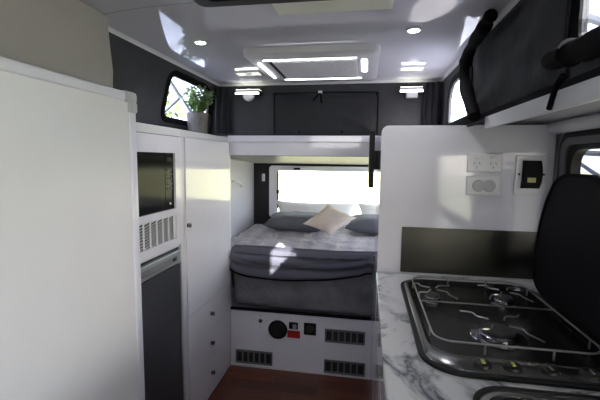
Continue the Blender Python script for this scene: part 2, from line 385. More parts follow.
build('cord', tube(BM(), [(-0.306, 2.442, 1.862), (-0.33, 2.436, 1.835), (-0.345, 2.437, 1.815)], 0.0055, sm=4), m_black, zt, smooth=True)
build('cord', tube(BM(), [(-0.298, 2.442, 1.862), (-0.296, 2.434, 1.835), (-0.291, 2.436, 1.80)], 0.0055, sm=4), m_black, zt, smooth=True)

# gathered canvas in the two rear corners
def gather(x0, x1, y0, y1, label):
    bm = BM(); n = 60
    def f(u, v):
        ph = u * 3 * 2 * PI + 1.2 * nz(v * 2, x0 * 9)
        a = 0.010 * math.cos(ph)
        return (x0 + (x1 - x0) * u, y0 + (y1 - y0) * u + a, 1.612 + 0.296 * v)
    grid(bm, n, 12, f); bmesh.ops.solidify(bm, geom=bm.faces[:], thickness=0.003)
    o = build('corner_curtain', bm, m_canvas, loc=((x0 + x1) / 2, (y0 + y1) / 2, 1.62), smooth=True)
    tag(o, label, 'curtain', 'gathered canvas folds in the rear corners')
gather(-0.975, -0.885, 2.375, 2.44, 'gathered charcoal canvas folds in the rear corner beside the potted plant')
gather(0.315, 0.405, 2.44, 2.375, 'gathered charcoal canvas folds in the rear corner above the partition')

# dark fabric sleeve (lift strut cover) crossing the right canvas
sl = thing('strut_sleeve', (0.40, 1.62, 1.62), 'black fabric sleeve hanging in a curve across the right tent wall', 'sleeve')
def P390(pts, X=0.39):
    return [(X, y, z) for y, z in pts]
build('sleeve', tube(BM(), P390([(1.40, 1.900), (1.47, 1.892), (1.56, 1.88), (1.62, 1.862), (1.655, 1.84), (1.67, 1.805), (1.645, 1.757), (1.565, 1.68), (1.475, 1.608)], 0.374), 0.022, seg=14, sm=6, rf=lambda t: 1.0 + 0.12 * math.sin(17 * t) + 0.06 * math.sin(41 * t)), m_black, sl, smooth=True)
build('knot', tube(BM(), [(0.372, 1.33, 1.905), (0.366, 1.355, 1.903), (0.362, 1.39, 1.895), (0.37, 1.42, 1.885)], 0.018, seg=12, sm=4, rf=lambda t: 1 + 0.2 * math.sin(9 * t)), m_black, sl, smooth=True)
rf_ = thing('rolled_window_flap', (0.40, 0.62, 1.67), 'rolled black window flap tied along the sill of the upper right tent window', 'rolled flap')
build('roll', tube(BM(), [(0.385, 0.945, 1.668), (0.38, 0.88, 1.662), (0.378, 0.75, 1.655), (0.378, 0.55, 1.650), (0.378, 0.30, 1.65)], 0.021, seg=14, sm=5, rf=lambda t: min(1, 0.35 + t * 9) * (1 + 0.07 * math.sin(40 * t))), m_black, rf_, smooth=True)
build('roll_tie', tube(BM(), [(0.379 + 0.0225 * math.cos(a), 0.84, 1.660 + 0.0225 * math.sin(a)) for a in [2 * PI * k / 20 for k in range(20)]], 0.005, closed=True), m_black, rf_, smooth=True)
o = build('strap_tab', tube(BM(), [(0.408, 0.925, 1.636), (0.406, 0.95, 1.615), (0.410, 0.985, 1.572)], 0.0065, sm=4), m_black, loc=(0.415, 0.95, 1.57), smooth=True); tag(o, 'short black strap tab hanging over the white roof lip on the right', 'strap')
o = build('base_webbing', Box(0.4225, 0.4295, FR + .02, 2.36, 1.611, 1.628), m_black, loc=(0.425, 0.5, 1.61)); tag(o, 'dark edge webbing along the foot of the right tent wall', 'webbing')
fp = thing('side_flap', (0.42, 1.3, 1.63), 'creased charcoal canvas flap zipped over the right tent wall', 'flap')
def sf(u, v):
    y = 0.955 + 0.75 * u; z = 1.632 + 0.275 * v
    e = min(1, 7 * min(u, 1 - u, v, 1 - v))
    cr = 0.006 * math.sin(9 * (u + v * 1.1)) + 0.006 * nz(u * 6, v * 5)
    return (0.424 - e * (0.009 + cr), y, z)
bm = BM(); grid(bm, 60, 24, sf); bmesh.ops.solidify(bm, geom=bm.faces[:], thickness=0.003); build('flap_cloth', bm, m_canvas2, fp, smooth=True)
build('zip_seam', tube(BM(), [(0.416, 0.945, 1.70), (0.416, 0.94, 1.905)], 0.0045), m_black, fp, smooth=True)

# ------------------------------------------------------------------ ceiling fittings
rv = thing('roof_hatch', (-0.2, 0.91, 1.935), 'dark roof hatch with black frame at the top edge above the aisle', 'roof hatch')
bm = BM(); plate(bm, rrect(hatch[0] - 0.02, hatch[1] + 0.02, hatch[2] - 0.02, hatch[3] + 0.02, 0.03), [rrect(hatch[0] + 0.02, hatch[1] - 0.02, hatch[2] + 0.02, hatch[3] - 0.02, 0.03)], fXY, 1.936, 1.964)
build('frame', bm, m_blackp, rv)
bm = BM()
for k in range(9): box(bm, hatch[0] + 0.02, hatch[1] - 0.02, hatch[2] + 0.03 + k * 0.06, hatch[2] + 0.075 + k * 0.06, 1.944 + 0.004 * (k % 2), 1.950 + 0.004 * (k % 2))
build('pleated_blind', bm, m_vent, rv)
build('backing', Box(hatch[0] + 0.02, hatch[1] - 0.02, hatch[2] + 0.02, hatch[3] - 0.02, 1.9545, 1.960), m_iron, rv)

o = build('ceiling_reflection_patch', Box(-0.325, 0.070, 1.235, 1.385, 1.9575, 1.9605, bev=0.001), m_cream, loc=(-0.13, 1.29, 1.96)); tag(o, 'pale cream rectangle standing in for a reflection on the ceiling just behind the roof hatch', 'painted reflection')  # pale slab put in place of the bed window's reflection in the ceiling
ac = thing('air_conditioner', (-0.26, 2.05, 1.934), 'white ceiling air conditioner with a slatted grille and four light strips', 'air conditioner')
bm = BM()
ax0, ax1, ay0, ay1 = -0.585, 0.045, 1.735, 2.365
lo = rrect(ax0, ax1, ay0, ay1, 0.05); hi = rrect(ax0 + 0.018, ax1 - 0.018, ay0 + 0.018, ay1 - 0.018, 0.04)
inn = rrect(-0.485, -0.062, 1.865, 2.245, 0.008)
nL = len(lo)
A = [bm.verts.new((p[0], p[1], 1.951)) for p in lo]; B = [bm.verts.new((p[0], p[1], 1.924)) for p in off(lo, -0.004)]; C_ = [bm.verts.new((p[0], p[1], 1.917)) for p in hi]; D_ = [bm.verts.new((p[0], p[1], 1.917)) for p in inn]; E_ = [bm.verts.new((p[0], p[1], 1.926)) for p in inn]
for a, b in ((A, B), (B, C_), (C_, D_), (D_, E_)):
    for i in range(nL): bm.faces.new((a[i], a[(i + 1) % nL], b[(i + 1) % nL], b[i]))
bm.faces.new(E_)
build('housing', bm, m_wframe, ac, smooth=True)
bm = BM()
for k in range(36):
    x = -0.462 + 0.395 * k / 35; box(bm, x - 0.0043, x + 0.0043, 1.868, 2.242, 1.912, 1.9255)
build('grille', bm, mat('white_grille', (0.88, 0.88, 0.90), 0.5), ac)
build('grille_gap', Box(-0.484, -0.063, 1.867, 2.243, 1.9245, 1.9258), m_cap, ac)
build('side_slot', Box(-0.484, -0.466, 1.87, 2.24, 1.9130, 1.9235), m_blackp, ac)
for s in ((-0.505, -0.06, 1.828, 1.838), (-0.49, -0.045, 2.268, 2.280), (-0.546, -0.532, 1.88, 2.22), (-0.040, -0.012, 1.87, 2.11)):
    build('light_strip', Box(s[0], s[1], s[2], s[3], 1.9125, 1.9175, bev=0.002), m_led, ac)

def downlight(x, y, label):
    zc = cz(x, y)
    t = thing('downlight', (x, y, zc), label, 'ceiling light', 'small round downlights in the ceiling')
    build('bezel', lathe(BM(), (x, y, zc + 0.0002), [(0.030, 0), (0.030, 0.004), (0.022, 0.006), (0.020, 0.004)], 28, (0, 0, -1)), m_wframe, t, smooth=True)
    build('lens', lathe(BM(), (x, y, zc - 0.005), [(0.0215, 0), (0.0215, 0.001), (0.012, 0.003)], 28, (0, 0, -1)), emis('downlight_lens', (1, 1, 1), 14), t, smooth=True)
    ld = bpy.data.lights.new('downlight_lamp', 'SPOT'); ld.energy = 3.0; ld.spot_size = math.radians(130); ld.spot_blend = 0.8; ld.shadow_soft_size = 0.02
    lo_ = bpy.data.objects.new('downlight_lamp', ld); lo_.location = (0, 0, -0.012); COL.objects.link(lo_); lo_.parent = t
DL1, DL2 = (-0.73, 1.63), (0.164, 1.597)
downlight(DL1[0], DL1[1], 'round white downlight in the ceiling left of the air conditioner')
downlight(DL2[0], DL2[1], 'round white downlight in the ceiling right of the air conditioner')

def wall_lamp(x0, x1, zt_, round_knob, label):
    cx = (x0 + x1) / 2
    t = thing('reading_lamp', (cx, 2.45, zt_ - 0.03), label, 'lamp', 'reading lamps on the rear tent wall')
    zf = zt_
    build('lamp_body', Box(x0, x1, 2.392, 2.456, zf + 0.012, zf + 0.020, bev=0.002), m_blackp, t)
    build('diffuser', Box(x0 + 0.002, x1 - 0.002, 2.391, 2.452, zf + 0.0202, zf + 0.023), m_ledw, t)
    build('light_strip', Box(x0, x1, 2.382, 2.3895, zf - 0.008, zf + 0.003, bev=0.002), m_led, t)
    build('strip_channel', Box(x0, x1, 2.3896, 2.400, zf - 0.008, zf + 0.0118, bev=0.001), m_wframe, t)
    build('wall_bracket', Box(x0, x1, 2.4525, 2.4645, zf - 0.006, zf + 0.042, bev=0.002), m_blackp, t)
    if round_knob: build('switch_knob', lathe(BM(), (cx + 0.005, 2.41, zf - 0.009), [(0.040, 0), (0.040, 0.006), (0.034, 0.012)], 28, (0, -1, 0)), m_sock2, t, smooth=True)
    else: build('switch_knob', Box(cx - 0.028, cx + 0.038, 2.392, 2.42, zf - 0.040, zf - 0.0065, bev=0.004), m_sock2, t)
wall_lamp(-0.838, -0.683, 1.863, True, 'slim lit reading lamp with a round knob, left on rear tent wall')
wall_lamp(0.181, 0.312, 1.860, False, 'slim lit reading lamp with a square switch, right on rear tent wall')

# ------------------------------------------------------------------ windows of the body
wr = sroot('window_1', (-0.12, 3.49, 1.15))
bm = BM(); plate(bm, rrect(-0.895, 0.655, 0.905, 1.388, 0.03), [rrect(-0.815, 0.575, 0.945, 1.345, 0.02)], fXZ, 3.478, 3.50); struct('window_frame', bm, m_lilac, wr)
struct('glass', Box(-0.80, 0.56, 3.515, 3.52, 0.94, 1.35), m_rear_glass, wr)
bm = BM(); box(bm, -0.815, -0.803, 3.470, 3.48, 0.99, 1.33, bev=0.003); box(bm, -0.821, -0.797, 3.462, 3.478, 1.13, 1.165, bev=0.003); struct('stay_arm', bm, m_blackp, wr)
struct('latch', Box(-0.66, -0.60, 3.455, 3.478, 1.352, 1.372, bev=0.005), m_blackp, wr)
w2 = sroot('window_2', (0.83, 1.345, 1.27))
bm = BM(); plate(bm, rrect(0.90, 1.80, 0.97, 1.575, 0.07), [rrect(0.99, 1.69, 1.06, 1.50, 0.06)], fYZ, 0.800, 0.835); struct('window_frame', bm, m_blackp, w2)
bm = BM(); plate(bm, rrect(0.93, 1.765, 1.0, 1.548, 0.06), [rrect(0.965, 1.73, 1.035, 1.52, 0.05)], fYZ, 0.790, 0.800); struct('seal', bm, m_vent, w2)
struct('glass', Box(0.842, 0.846, 0.96, 1.73, 1.03, 1.52), m_tint, w2)
w8 = sroot('window_8', (0.83, 3.02, 1.16))  # unseen window added behind the partition to brighten the duvet
struct('window_frame', plate(BM(), rrect(2.53, 3.43, 0.92, 1.44, 0.05), [rrect(2.57, 3.39, 0.96, 1.40, 0.04)], fYZ, 0.808, 0.8199), m_lilac, w8)
struct('glass', Box(0.842, 0.846, 2.565, 3.395, 0.955, 1.405), m_glass, w8)
w9 = sroot('window_9', (0.83, -0.3, 1.25))
bm = BM(); plate(bm, rrect(-1.20, 0.60, 0.92, 1.56, 0.07), [rrect(-1.13, 0.53, 0.97, 1.50, 0.06)], fYZ, 0.800, 0.835); struct('window_frame', bm, m_blackp, w9)
struct('glass', Box(0.842, 0.846, -1.14, 0.54, 0.96, 1.51), m_glass, w9)

# ------------------------------------------------------------------ left side: foreground panel, curtain, cabinets
pn = thing('shower_partition', (-0.82, 0.3, 0.0), 'large cream-white partition panel with rounded edge trim in the left foreground', 'partition')
build('panel', Box(-0.842, -0.802, -0.62, 1.215, 0.0, 1.640), m_panel, pn)
build('top_trim', Box(-0.848, -0.796, -0.62, 1.190, 1.637, 1.668, bev=0.007, seg=3), m_lilac, pn, smooth=True)
build('edge_trim', Box(-0.848, -0.796, 1.205, 1.240, 0.0, 1.637, bev=0.007, seg=3), m_lilac, pn, smooth=True)
bm = Box(-0.851, -0.792, 1.178, 1.246, 1.634, 1.672, bev=0.011, seg=3); box(bm, -0.851, -0.792, 1.200, 1.246, 1.600, 1.640, bev=0.009, seg=3)
build('corner_cap', bm, m_cap, pn, smooth=True)
def cf(u, v):
    z = 1.932 - 0.60 * v
    edge = 1.262 + (0.0 if z > 1.86 else 0.0)
    e = 1.255 - 0.012 * math.sin(min(1, v * 3.3) * PI) + (0.05 * max(0, v - 0.2)) 
    y = -0.7 + (e + 0.7) * u
    x = -0.902 + 0.016 * math.sin(u * 22 + 1.5 * nz(u * 4, v * 2)) * (0.45 + v) + 0.02 * nz(u * 7, v * 3, 3) + 0.10 * v * v * 0
    return (x, y, z)
bm = BM(); grid(bm, 130, 26, cf); bmesh.ops.solidify(bm, geom=bm.faces[:], thickness=0.003)
o = build('shower_curtain', bm, m_beige, loc=(-0.9, 0.3, 1.64), smooth=True); tag(o, 'beige cloth curtain hanging from the ceiling behind the foreground panel', 'curtain')

CX = -0.91
# appliance tower
tw = thing('appliance_cabinet', (-1.15, 1.515, 0.0), 'tall white cabinet housing the microwave above the fridge', 'cabinet')
bm = BM(); box(bm, -1.39, -1.37, 1.292, 1.784, 0, 1.585)
box(bm, -1.37, CX, 1.292, 1.33, 0, 1.585); box(bm, -1.37, CX, 1.760, 1.784, 0, 1.585)
box(bm, -1.37, CX, 1.33, 1.760, 1.555, 1.585); box(bm, -1.37, CX, 1.33, 1.760, 1.012, 1.024); box(bm, -1.37, CX, 1.33, 1.760, 0.0, 0.10)
build('carcass', bm, m_white, tw)
build('top_trim', Box(CX, CX + 0.006, 1.292, 1.784, 1.552, 1.587, bev=0.002), m_wframe, tw)
build('side_trim', Box(CX, CX + 0.006, 1.752, 1.784, 0.0, 1.551, bev=0.002), m_wframe, tw)
build('side_trim', Box(CX, CX + 0.006, 1.292, 1.33, 0.0, 1.551, bev=0.002), m_wframe, tw)
# microwave with vent panel
mw = thing('microwave', (-1.1, 1.545, 1.025), 'black glass-fronted built-in microwave with white frame and vent grille', 'microwave')
bm = BM(); plate(bm, [(1.333, 1.026), (1.749, 1.026), (1.749, 1.549), (1.333, 1.549)], [[(1.372, 1.208), (1.706, 1.208), (1.706, 1.472), (1.372, 1.472)], [(1.392, 1.062), (1.708, 1.062), (1.708, 1.176), (1.392, 1.176)]], fYZ, CX - 0.005, CX + 0.010)
build('frame', bm, m_white, mw)
build('oven_body', Box(-1.30, CX - 0.008, 1.35, 1.735, 1.19, 1.50), m_iron, mw)
build('door_glass', Box(CX - 0.007, CX - 0.002, 1.372, 1.628, 1.208, 1.472), m_oven, mw)
cp = build('control_panel', Box(CX - 0.007, CX - 0.001, 1.631, 1.706, 1.208, 1.472), m_oven, mw)
build('display', Box(CX - 0.001, CX + 0.0005, 1.645, 1.692, 1.425, 1.450), m_blackg, cp)
bm = BM()
for r in range(5):
    for c in range(3): box(bm, CX - 0.001, CX + 0.001, 1.648 + c * 0.016, 1.658 + c * 0.016, 1.30 + r * 0.022, 1.312 + r * 0.022)
build('keys', bm, m_iron, cp)
build('start_button', lathe(BM(), (CX - 0.001, 1.668, 1.235), [(0.006, 0), (0.006, 0.003), (0.004, 0.004)], 14, (1, 0, 0)), m_sock, cp, smooth=True)
vg = build('vent_grille', Box(CX - 0.010, CX - 0.003, 1.392, 1.708, 1.062, 1.176), m_iron, mw)
bm = BM()
for c in range(7): y = 1.392 + c * 0.0515; box(bm, CX - 0.003, CX - 0.0005, max(1.392, y - 0.005), min(1.708, y + 0.005), 1.062, 1.176)
for c in range(6):
    y0 = 1.399 + c * 0.0515; y1 = y0 + 0.0375
    for r in range(9):
        z = 1.064 + r * 0.0128
        V = [bm.verts.new(p) for p in ((CX - 0.0012, y0, z), (CX - 0.0012, y1, z + 0.008), (CX - 0.0012, y1, z + 0.0108), (CX - 0.0012, y0, z + 0.0028))]; W = [bm.verts.new(v.co + Vector((-0.0012, 0, 0))) for v in V]
        bm.faces.new(V); bm.faces.new(W[::-1])
        for i in range(4): bm.faces.new((V[i], V[(i + 1) % 4], W[(i + 1) % 4], W[i]))
build('louvres', bm, m_sock, vg)
# fridge
fg = thing('fridge', (-1.1, 1.545, 0.10), 'dark grey upright fridge with silver control strip built under the microwave', 'fridge')
build('fridge_body', Box(-1.36, CX - 0.012, 1.335, 1.748, 0.105, 1.008), m_iron, fg)
dr = build('fridge_door', Box(CX - 0.010, CX + 0.012, 1.352, 1.724, 0.115, 0.930), m_fridge, fg)
build('door_edge_strip', Box(CX - 0.010, CX + 0.015, 1.338, 1.3515, 0.115, 0.930), m_alu, dr)
build('door_edge_strip', Box(CX - 0.010, CX + 0.013, 1.7245, 1.742, 0.115, 0.930), m_alu, dr)
bm = Box(CX - 0.010, CX + 0.010, 1.338, 1.742, 0.933, 0.998, bev=0.004)
cs = build('control_strip', bm, m_silver, fg)
build('handle_recess', Box(CX + 0.004, CX + 0.0125, 1.37, 1.70, 0.950, 0.978, bev=0.003), m_vent, cs)
build('lock_catch', Box(CX + 0.0126, CX + 0.018, 1.655, 1.685, 0.957, 0.973, bev=0.003), m_blackp, cs)
build('vent_gap', Box(CX - 0.011, CX - 0.006, 1.338, 1.742, 0.998, 1.010), m_iron, fg)

# tall wardrobe with door and three drawers
wd = thing('wardrobe_cabinet', (-1.15, 2.118, 0.0), 'tall glossy white wardrobe cabinet with three drawers beside the bed', 'cabinet')
bm = BM(); box(bm, -1.39, CX - 0.004, 1.788, 2.474, 0.0, 1.585); build('carcass', bm, m_white, wd)
build('face_frame', plate(BM(), [(1.788, 0.0), (2.474, 0.0), (2.474, 1.587), (1.788, 1.587)], [[(1.806, 0.02), (2.440, 0.02), (2.440, 1.556), (1.806, 1.556)]], fYZ, CX - 0.004, CX + 0.004), m_wframe, wd)
def knob(y, z, par):
    bm = BM(); lathe(bm, (CX + 0.010, y, z), [(0.012, 0), (0.012, 0.002), (0.007, 0.003), (0.007, 0.008), (0.0125, 0.011), (0.0125, 0.015), (0.009, 0.018)], 22, (1, 0, 0)); build('knob', bm, m_chrome, par, smooth=True)
d = build('door', Box(CX - 0.003, CX + 0.010, 1.810, 2.436, 0.6075, 1.552, bev=0.001), m_white, wd); knob(1.822, 1.105, d)
for z0, z1, kz in ((0.4215, 0.606, 0.517), (0.2325, 0.420, 0.332), (0.026, 0.231, 0.141)):
    d = build('drawer', Box(CX - 0.003, CX + 0.010, 1.810, 2.436, z0, z1, bev=0.001), m_white, wd); knob(2.105, kz, d)

# potted plant
pt = thing('potted_plant', (-0.985, 2.11, 1.587), 'small leafy green plant in a grey pot on top of the wardrobe', 'plant')
px, py = -0.972, 2.115
build('pot', lathe(BM(), (px, py, 1.587), [(0.048, 0), (0.051, 0.003), (0.063, 0.116), (0.064, 0.120), (0.059, 0.120), (0.057, 0.108)], 36), m_pot, pt, smooth=True)
build('soil', lathe(BM(), (px, py, 1.687), [(0.055, 0), (0.055, 0.006), (0.02, 0.010)], 24), m_soil, pt, smooth=True)
bs, bl = BM(), BM()
for k in range(75):
    a = random.uniform(0, 2 * PI); L = random.uniform(0.07, 0.175); lean = random.uniform(0.10, 0.95)
    base = Vector((px + 0.03 * math.cos(a) * random.random(), py + 0.03 * math.sin(a) * random.random(), 1.695))
    dirv = Vector((math.cos(a) * lean * 0.55, math.sin(a) * lean * 1.0, 1.0 - 0.35 * lean)).normalized()
    tip = base + dirv * L; tip.x = max(tip.x, -1.02); mid = base.lerp(tip, 0.5) + Vector((0, 0, 0.01))
    pp = smooth_path([base, mid, tip], 4); tube(bs, pp, 0.0013, seg=5)
    for j in range(2, len(pp)):
        for s in (-1, 1):
            c = pp[j]; dd = Vector((random.uniform(-1, 1), random.uniform(-1, 1), random.uniform(-0.2, 0.9))).normalized(); ll = random.uniform(0.014, 0.026); wv = dd.cross(Vector((random.random(), random.random(), random.random()))).normalized() * ll * 0.32
            nrm = dd.cross(wv).normalized() * 0.002
            vs = [bl.verts.new(c), bl.verts.new(c + dd * ll * 0.5 + wv + nrm), bl.verts.new(c + dd * ll), bl.verts.new(c + dd * ll * 0.5 - wv + nrm)]
            vs2 = [bl.verts.new(v.co + nrm * 0.4) for v in vs]
            bl.faces.new(vs); bl.faces.new(vs2[::-1])
            for i in range(4): bl.faces.new((vs[i], vs[(i + 1) % 4], vs2[(i + 1) % 4], vs2[i]))
build('stems', bs, m_leaf, pt, smooth=True); build('foliage', bl, m_leaf, pt)

# ------------------------------------------------------------------ bed
bp_ = thing('platform_bed', (-0.1, 2.46, 0.0), 'white platform bed frame with vents and outlets in its front panel', 'bed')
BY = 2.451
build('front_panel', Box(-0.905, 0.062, BY, 2.476, 0.0, 0.408), m_white, bp_)
build('platform', Box(-1.045, 0.815, 2.480, 3.495, 0.30, 0.408), m_niche, bp_)
build('kick_strip', Box(-0.900, 0.060, BY - 0.004, BY - 0.0002, 0.0, 0.014), m_wframe, bp_)
build('mattress_ledge', Box(-0.905, 0.062, BY - 0.010, BY + 0.02, 0.4085, 0.422, bev=0.003), m_black, bp_)
def vent(x0, x1, z0, z1, n, label):
    t = thing('vent_cover', ((x0 + x1) / 2, BY, z0), label, 'vent', 'grey louvred vents in the bed base')
    build('frame', plate(BM(), rrect(x0, x1, z0, z1, 0.004, 2), [rrect(x0 + 0.010, x1 - 0.010, z0 + 0.012, z1 - 0.012, 0.003, 2)], fXZ, BY - 0.008, BY - 0.0003), m_vent, t)
    build('backing', Box(x0 + 0.009, x1 - 0.009, BY - 0.0025, BY - 0.0004, z0 + 0.011, z1 - 0.011), m_iron, t)
    bm = BM(); wv = (x1 - x0 - 0.02) / n
    for k in range(1, n): x = x0 + 0.01 + k * wv; box(bm, x - 0.0055, x + 0.0055, BY - 0.008, BY - 0.0026, z0 + 0.012, z1 - 0.012)
    build('louvres', bm, m_vent, t)
vent(-0.243, 0.022, 0.236, 0.327, 6, 'grey louvred vent at the upper right of the bed base')
vent(-0.246, 0.028, 0.018, 0.112, 6, 'grey louvred vent at the lower right of the bed base')
vent(-0.867, -0.604, 0.026, 0.122, 6, 'grey louvred vent at the lower left of the bed base')
t = thing('round_vent', (-0.566, BY, 0.29), 'round black air outlet on the bed base', 'vent')
build('rim', lathe(BM(), (-0.566, BY - 0.0003, 0.291), [(0.066, 0), (0.066, 0.006), (0.058, 0.012), (0.054, 0.008)], 36, (0, -1, 0)), m_blackp, t, smooth=True)
bm = BM()
for k in range(-4, 5):
    h = math.sqrt(max(0, 0.052 ** 2 - (k * 0.011) ** 2)); box(bm, -0.566 - h, -0.566 + h, BY - 0.014, BY - 0.009, 0.291 + k * 0.011 - 0.003, 0.291 + k * 0.011 + 0.003)
build('grille', bm, m_iron, t)
t = thing('rocker_switch', (-0.458, BY, 0.305), 'small black rocker switch above the red label on the bed base', 'switch')
build('switch_plate', Box(-0.489, -0.427, BY - 0.006, BY - 0.0003, 0.303, 0.352, bev=0.003), m_blackp, t); build('rocker', Box(-0.462, -0.436, BY - 0.011, BY - 0.006, 0.309, 0.340, bev=0.003), m_silver, t)
t = thing('warning_label', (-0.455, BY, 0.24), 'red rectangular label under the small black switch', 'label')
build('label_plate', Box(-0.500, -0.412, BY - 0.004, BY - 0.0003, 0.240, 0.293, bev=0.002), m_red, t)
bm = BM()
for z, x1 in ((0.283, -0.425), (0.273, -0.43), (0.256, -0.45)): box(bm, -0.492, x1, BY - 0.0046, BY - 0.0039, z, z + 0.002)
build('print_lines', bm, m_iron, t)
t = thing('power_outlet', (-0.345, BY, 0.275), 'square black power outlet right of the red label', 'outlet')
build('outlet_plate', Box(-0.386, -0.303, BY - 0.007, BY - 0.0003, 0.272, 0.357, bev=0.004), m_blackp, t); build('outlet_cap', lathe(BM(), (-0.345, BY - 0.007, 0.315), [(0.026, 0), (0.026, 0.005), (0.02, 0.008)], 24, (0, -1, 0)), m_iron, t, smooth=True)
t = thing('bed_lock', (-0.69, BY, 0.34), 'small round screw lock with tiny arrow marks left of the round outlet', 'lock')
build('lock_barrel', lathe(BM(), (-0.690, BY - 0.0003, 0.343), [(0.013, 0), (0.013, 0.004), (0.009, 0.006)], 20, (0, -1, 0)), m_chrome, t, smooth=True)
for dx, dz in ((0.045, 0), (-0.045, 0), (0, 0.040), (0, -0.045)): build('arrow_mark', Box(-0.690 + dx - 0.003, -0.690 + dx + 0.003, BY - 0.0015, BY - 0.0003, 0.343 + dz - 0.003, 0.343 + dz + 0.003), m_groove, t)

def matt(u, v):   # mattress skirt front
    return None
def soft_box(x0, x1, y0, y1, z0, z1, r, amp, fr, nu=70, nv=40):
    """box-like soft body with wrinkles: rounded front"""
    bm = Box(x0, x1, y0, y1, z0, z1)
    bmesh.ops.bevel(bm, geom=bm.edges[:], offset=r, segments=4, affect='EDGES', profile=0.5)
    bmesh.ops.subdivide_edges(bm, edges=[e for e in bm.edges if e.calc_length() > 0.08], cuts=16, use_grid_fill=True)
    bmesh.ops.subdivide_edges(bm, edges=[e for e in bm.edges if e.calc_length() > 0.05], cuts=2, use_grid_fill=True)
    bm.normal_update()
    for vtx in bm.verts:
        n = vtx.normal; c = vtx.co
        d_ = amp * (noise.noise(Vector((c.x * fr * 0.7, c.y * fr, c.z * fr * 1.2))) + 0.5 * noise.noise(Vector((c.x * fr * 2, c.y * fr * 2.3, c.z * fr * 3 + 5))))
        vtx.co = c + n * d_
    return bm
o = build('mattress', soft_box(-0.880, 0.80, 2.446, 3.465, 0.432, 0.78, 0.035, 0.014, 5), m_matt, loc=(-0.1, 2.95, 0.425), smooth=True)
tag(o, 'thick dark grey mattress on the bed base', 'mattress')
def duv(u, v):
    x = -1.035 + 1.83 * u; y = 2.50 + 0.965 * v
    z = 0.826 + 0.018 * v + 0.010 * nz(x * 7, y * 9) + 0.010 * nz(x * 16, y * 22, 4) + 0.006 * math.sin(y * 30 + 5 * nz(x * 2, y * 2)) 
    e = min(u * 1.83, (1 - u) * 1.83, v * 0.965 + 0.03, (1 - v) * 0.965)
    z -= 0.03 * max(0, 1 - e / 0.04) ** 2
    return (x, y, z)
bm = BM(); V = grid(bm, 120, 70, duv)
bmesh.ops.solidify(bm, geom=bm.faces[:], thickness=0.035)
o = build('duvet', bm, m_duvet, loc=(-0.1, 2.95, 0.80), smooth=True); tag(o, 'crumpled pale grey patterned duvet spread over the mattress', 'duvet')
# throw folded over the front of the bed
def thr(u, v):
    x = -0.895 + 1.40 * u
    top = 0.10; q = min(1, u / 0.68); front = 0.098 + 0.075 * math.sin(min(1, q * 1.05) ** 0.75 * PI) ** 0.6 - 0.010 * q
    s = v * (top + front)
    wr_ = 0.005 * nz(x * 5, v * 12) + 0.0055 * math.sin(v * 22 + 4 * nz(x * 1.7, v))
    if s < top: y = 2.432 + (top - s) * (1 + 0.1 * nz(x * 3, 0)); z = 0.846 + wr_ * 0.6 - 0.028 * max(0, (s - top + 0.05) / 0.05) ** 2
    else: y = 2.426 - wr_ * 2.0; z = 0.818 - (s - top)
    if x > 0.058: y = max(y, 2.490); z = max(z, 0.84)
    return (x, y, z)
bm = BM(); grid(bm, 110, 46, thr); bmesh.ops.solidify(bm, geom=bm.faces[:], thickness=0.006)
o = build('throw_blanket', bm, m_throw, loc=(-0.3, 2.5, 0.84), smooth=True); tag(o, 'slate grey throw blanket folded over the front edge of the bed', 'blanket')
hem = []
for k in range(30):
    u = 0.002 + 0.675 * k / 29; p = thr(u, 1.0); hem.append((p[0], p[1] - 0.004, p[2]))
hb = build('hem', tube(BM(), hem, 0.006, seg=8), m_black, None, loc=(-0.3, 2.5, 0.84), smooth=True)
hb.parent = o; hb.location = (0, 0, 0)

def pillow(name, c, w, d, h, rot, m, label, cat, tilt=(0, 0), group=None, pinch=0.12):
    bm = BM(); nu = nv = 26; loops = []
    Rm = Matrix.Rotation(rot, 3, 'Z') @ Matrix.Rotation(tilt[0], 3, 'X') @ Matrix.Rotation(tilt[1], 3, 'Y')
    for s in (1, -1):
        G = []
        for i in range(nu + 1):
            row = []
            for j in range(nv + 1):
                a, b = -1 + 2 * i / nu, -1 + 2 * j / nv
                k = ((1 - a ** 4) * (1 - b ** 4)); hh = h / 2 * max(0, k) ** 0.55
                px_ = a * w / 2 * (1 - pinch * (1 - b * b) * abs(a)); py_ = b * d / 2 * (1 - pinch * (1 - a * a) * abs(b))
                zz = s * hh * (1 + 0.12 * nz(a * 3 + c[0] * 9, b * 3, s))
                row.append(bm.verts.new(Vector(c) + Rm @ Vector((px_, py_, zz))))
            G.append(row)
        for i in range(nu):
            for j in range(nv): bm.faces.new((G[i][j], G[i + 1][j], G[i + 1][j + 1], G[i][j + 1]) if s > 0 else (G[i][j], G[i][j + 1], G[i + 1][j + 1], G[i + 1][j]))
    bmesh.ops.remove_doubles(bm, verts=bm.verts, dist=0.0006)
    o = build(name, bm, m, loc=(c[0], c[1], c[2] - h / 2), smooth=True); tag(o, label, cat, group); return o
pillow('pillow', (-0.56, 3.19, 0.925), 0.56, 0.30, 0.13, 0.03, m_pill, 'slate blue pillow at the left end of the bed under the window', 'pillow', (0.12, 0), 'bed pillows under the window')
pillow('pillow', (0.13, 3.19, 0.925), 0.58, 0.30, 0.13, -0.04, m_pill, 'slate blue pillow to the right, partly behind the cream cushion', 'pillow', (0.12, 0), 'bed pillows under the window')
pillow('pillow', (-0.46, 3.42, 0.965), 0.74, 0.22, 0.075, 0.0, m_pillw, 'white pillow standing behind the left slate blue pillow', 'pillow', (1.2, 0), 'bed pillows under the window')
pillow('pillow', (0.29, 3.42, 0.965), 0.74, 0.22, 0.075, 0.0, m_pillw, 'white pillow standing behind the right slate blue pillow', 'pillow', (1.2, 0), 'bed pillows under the window')
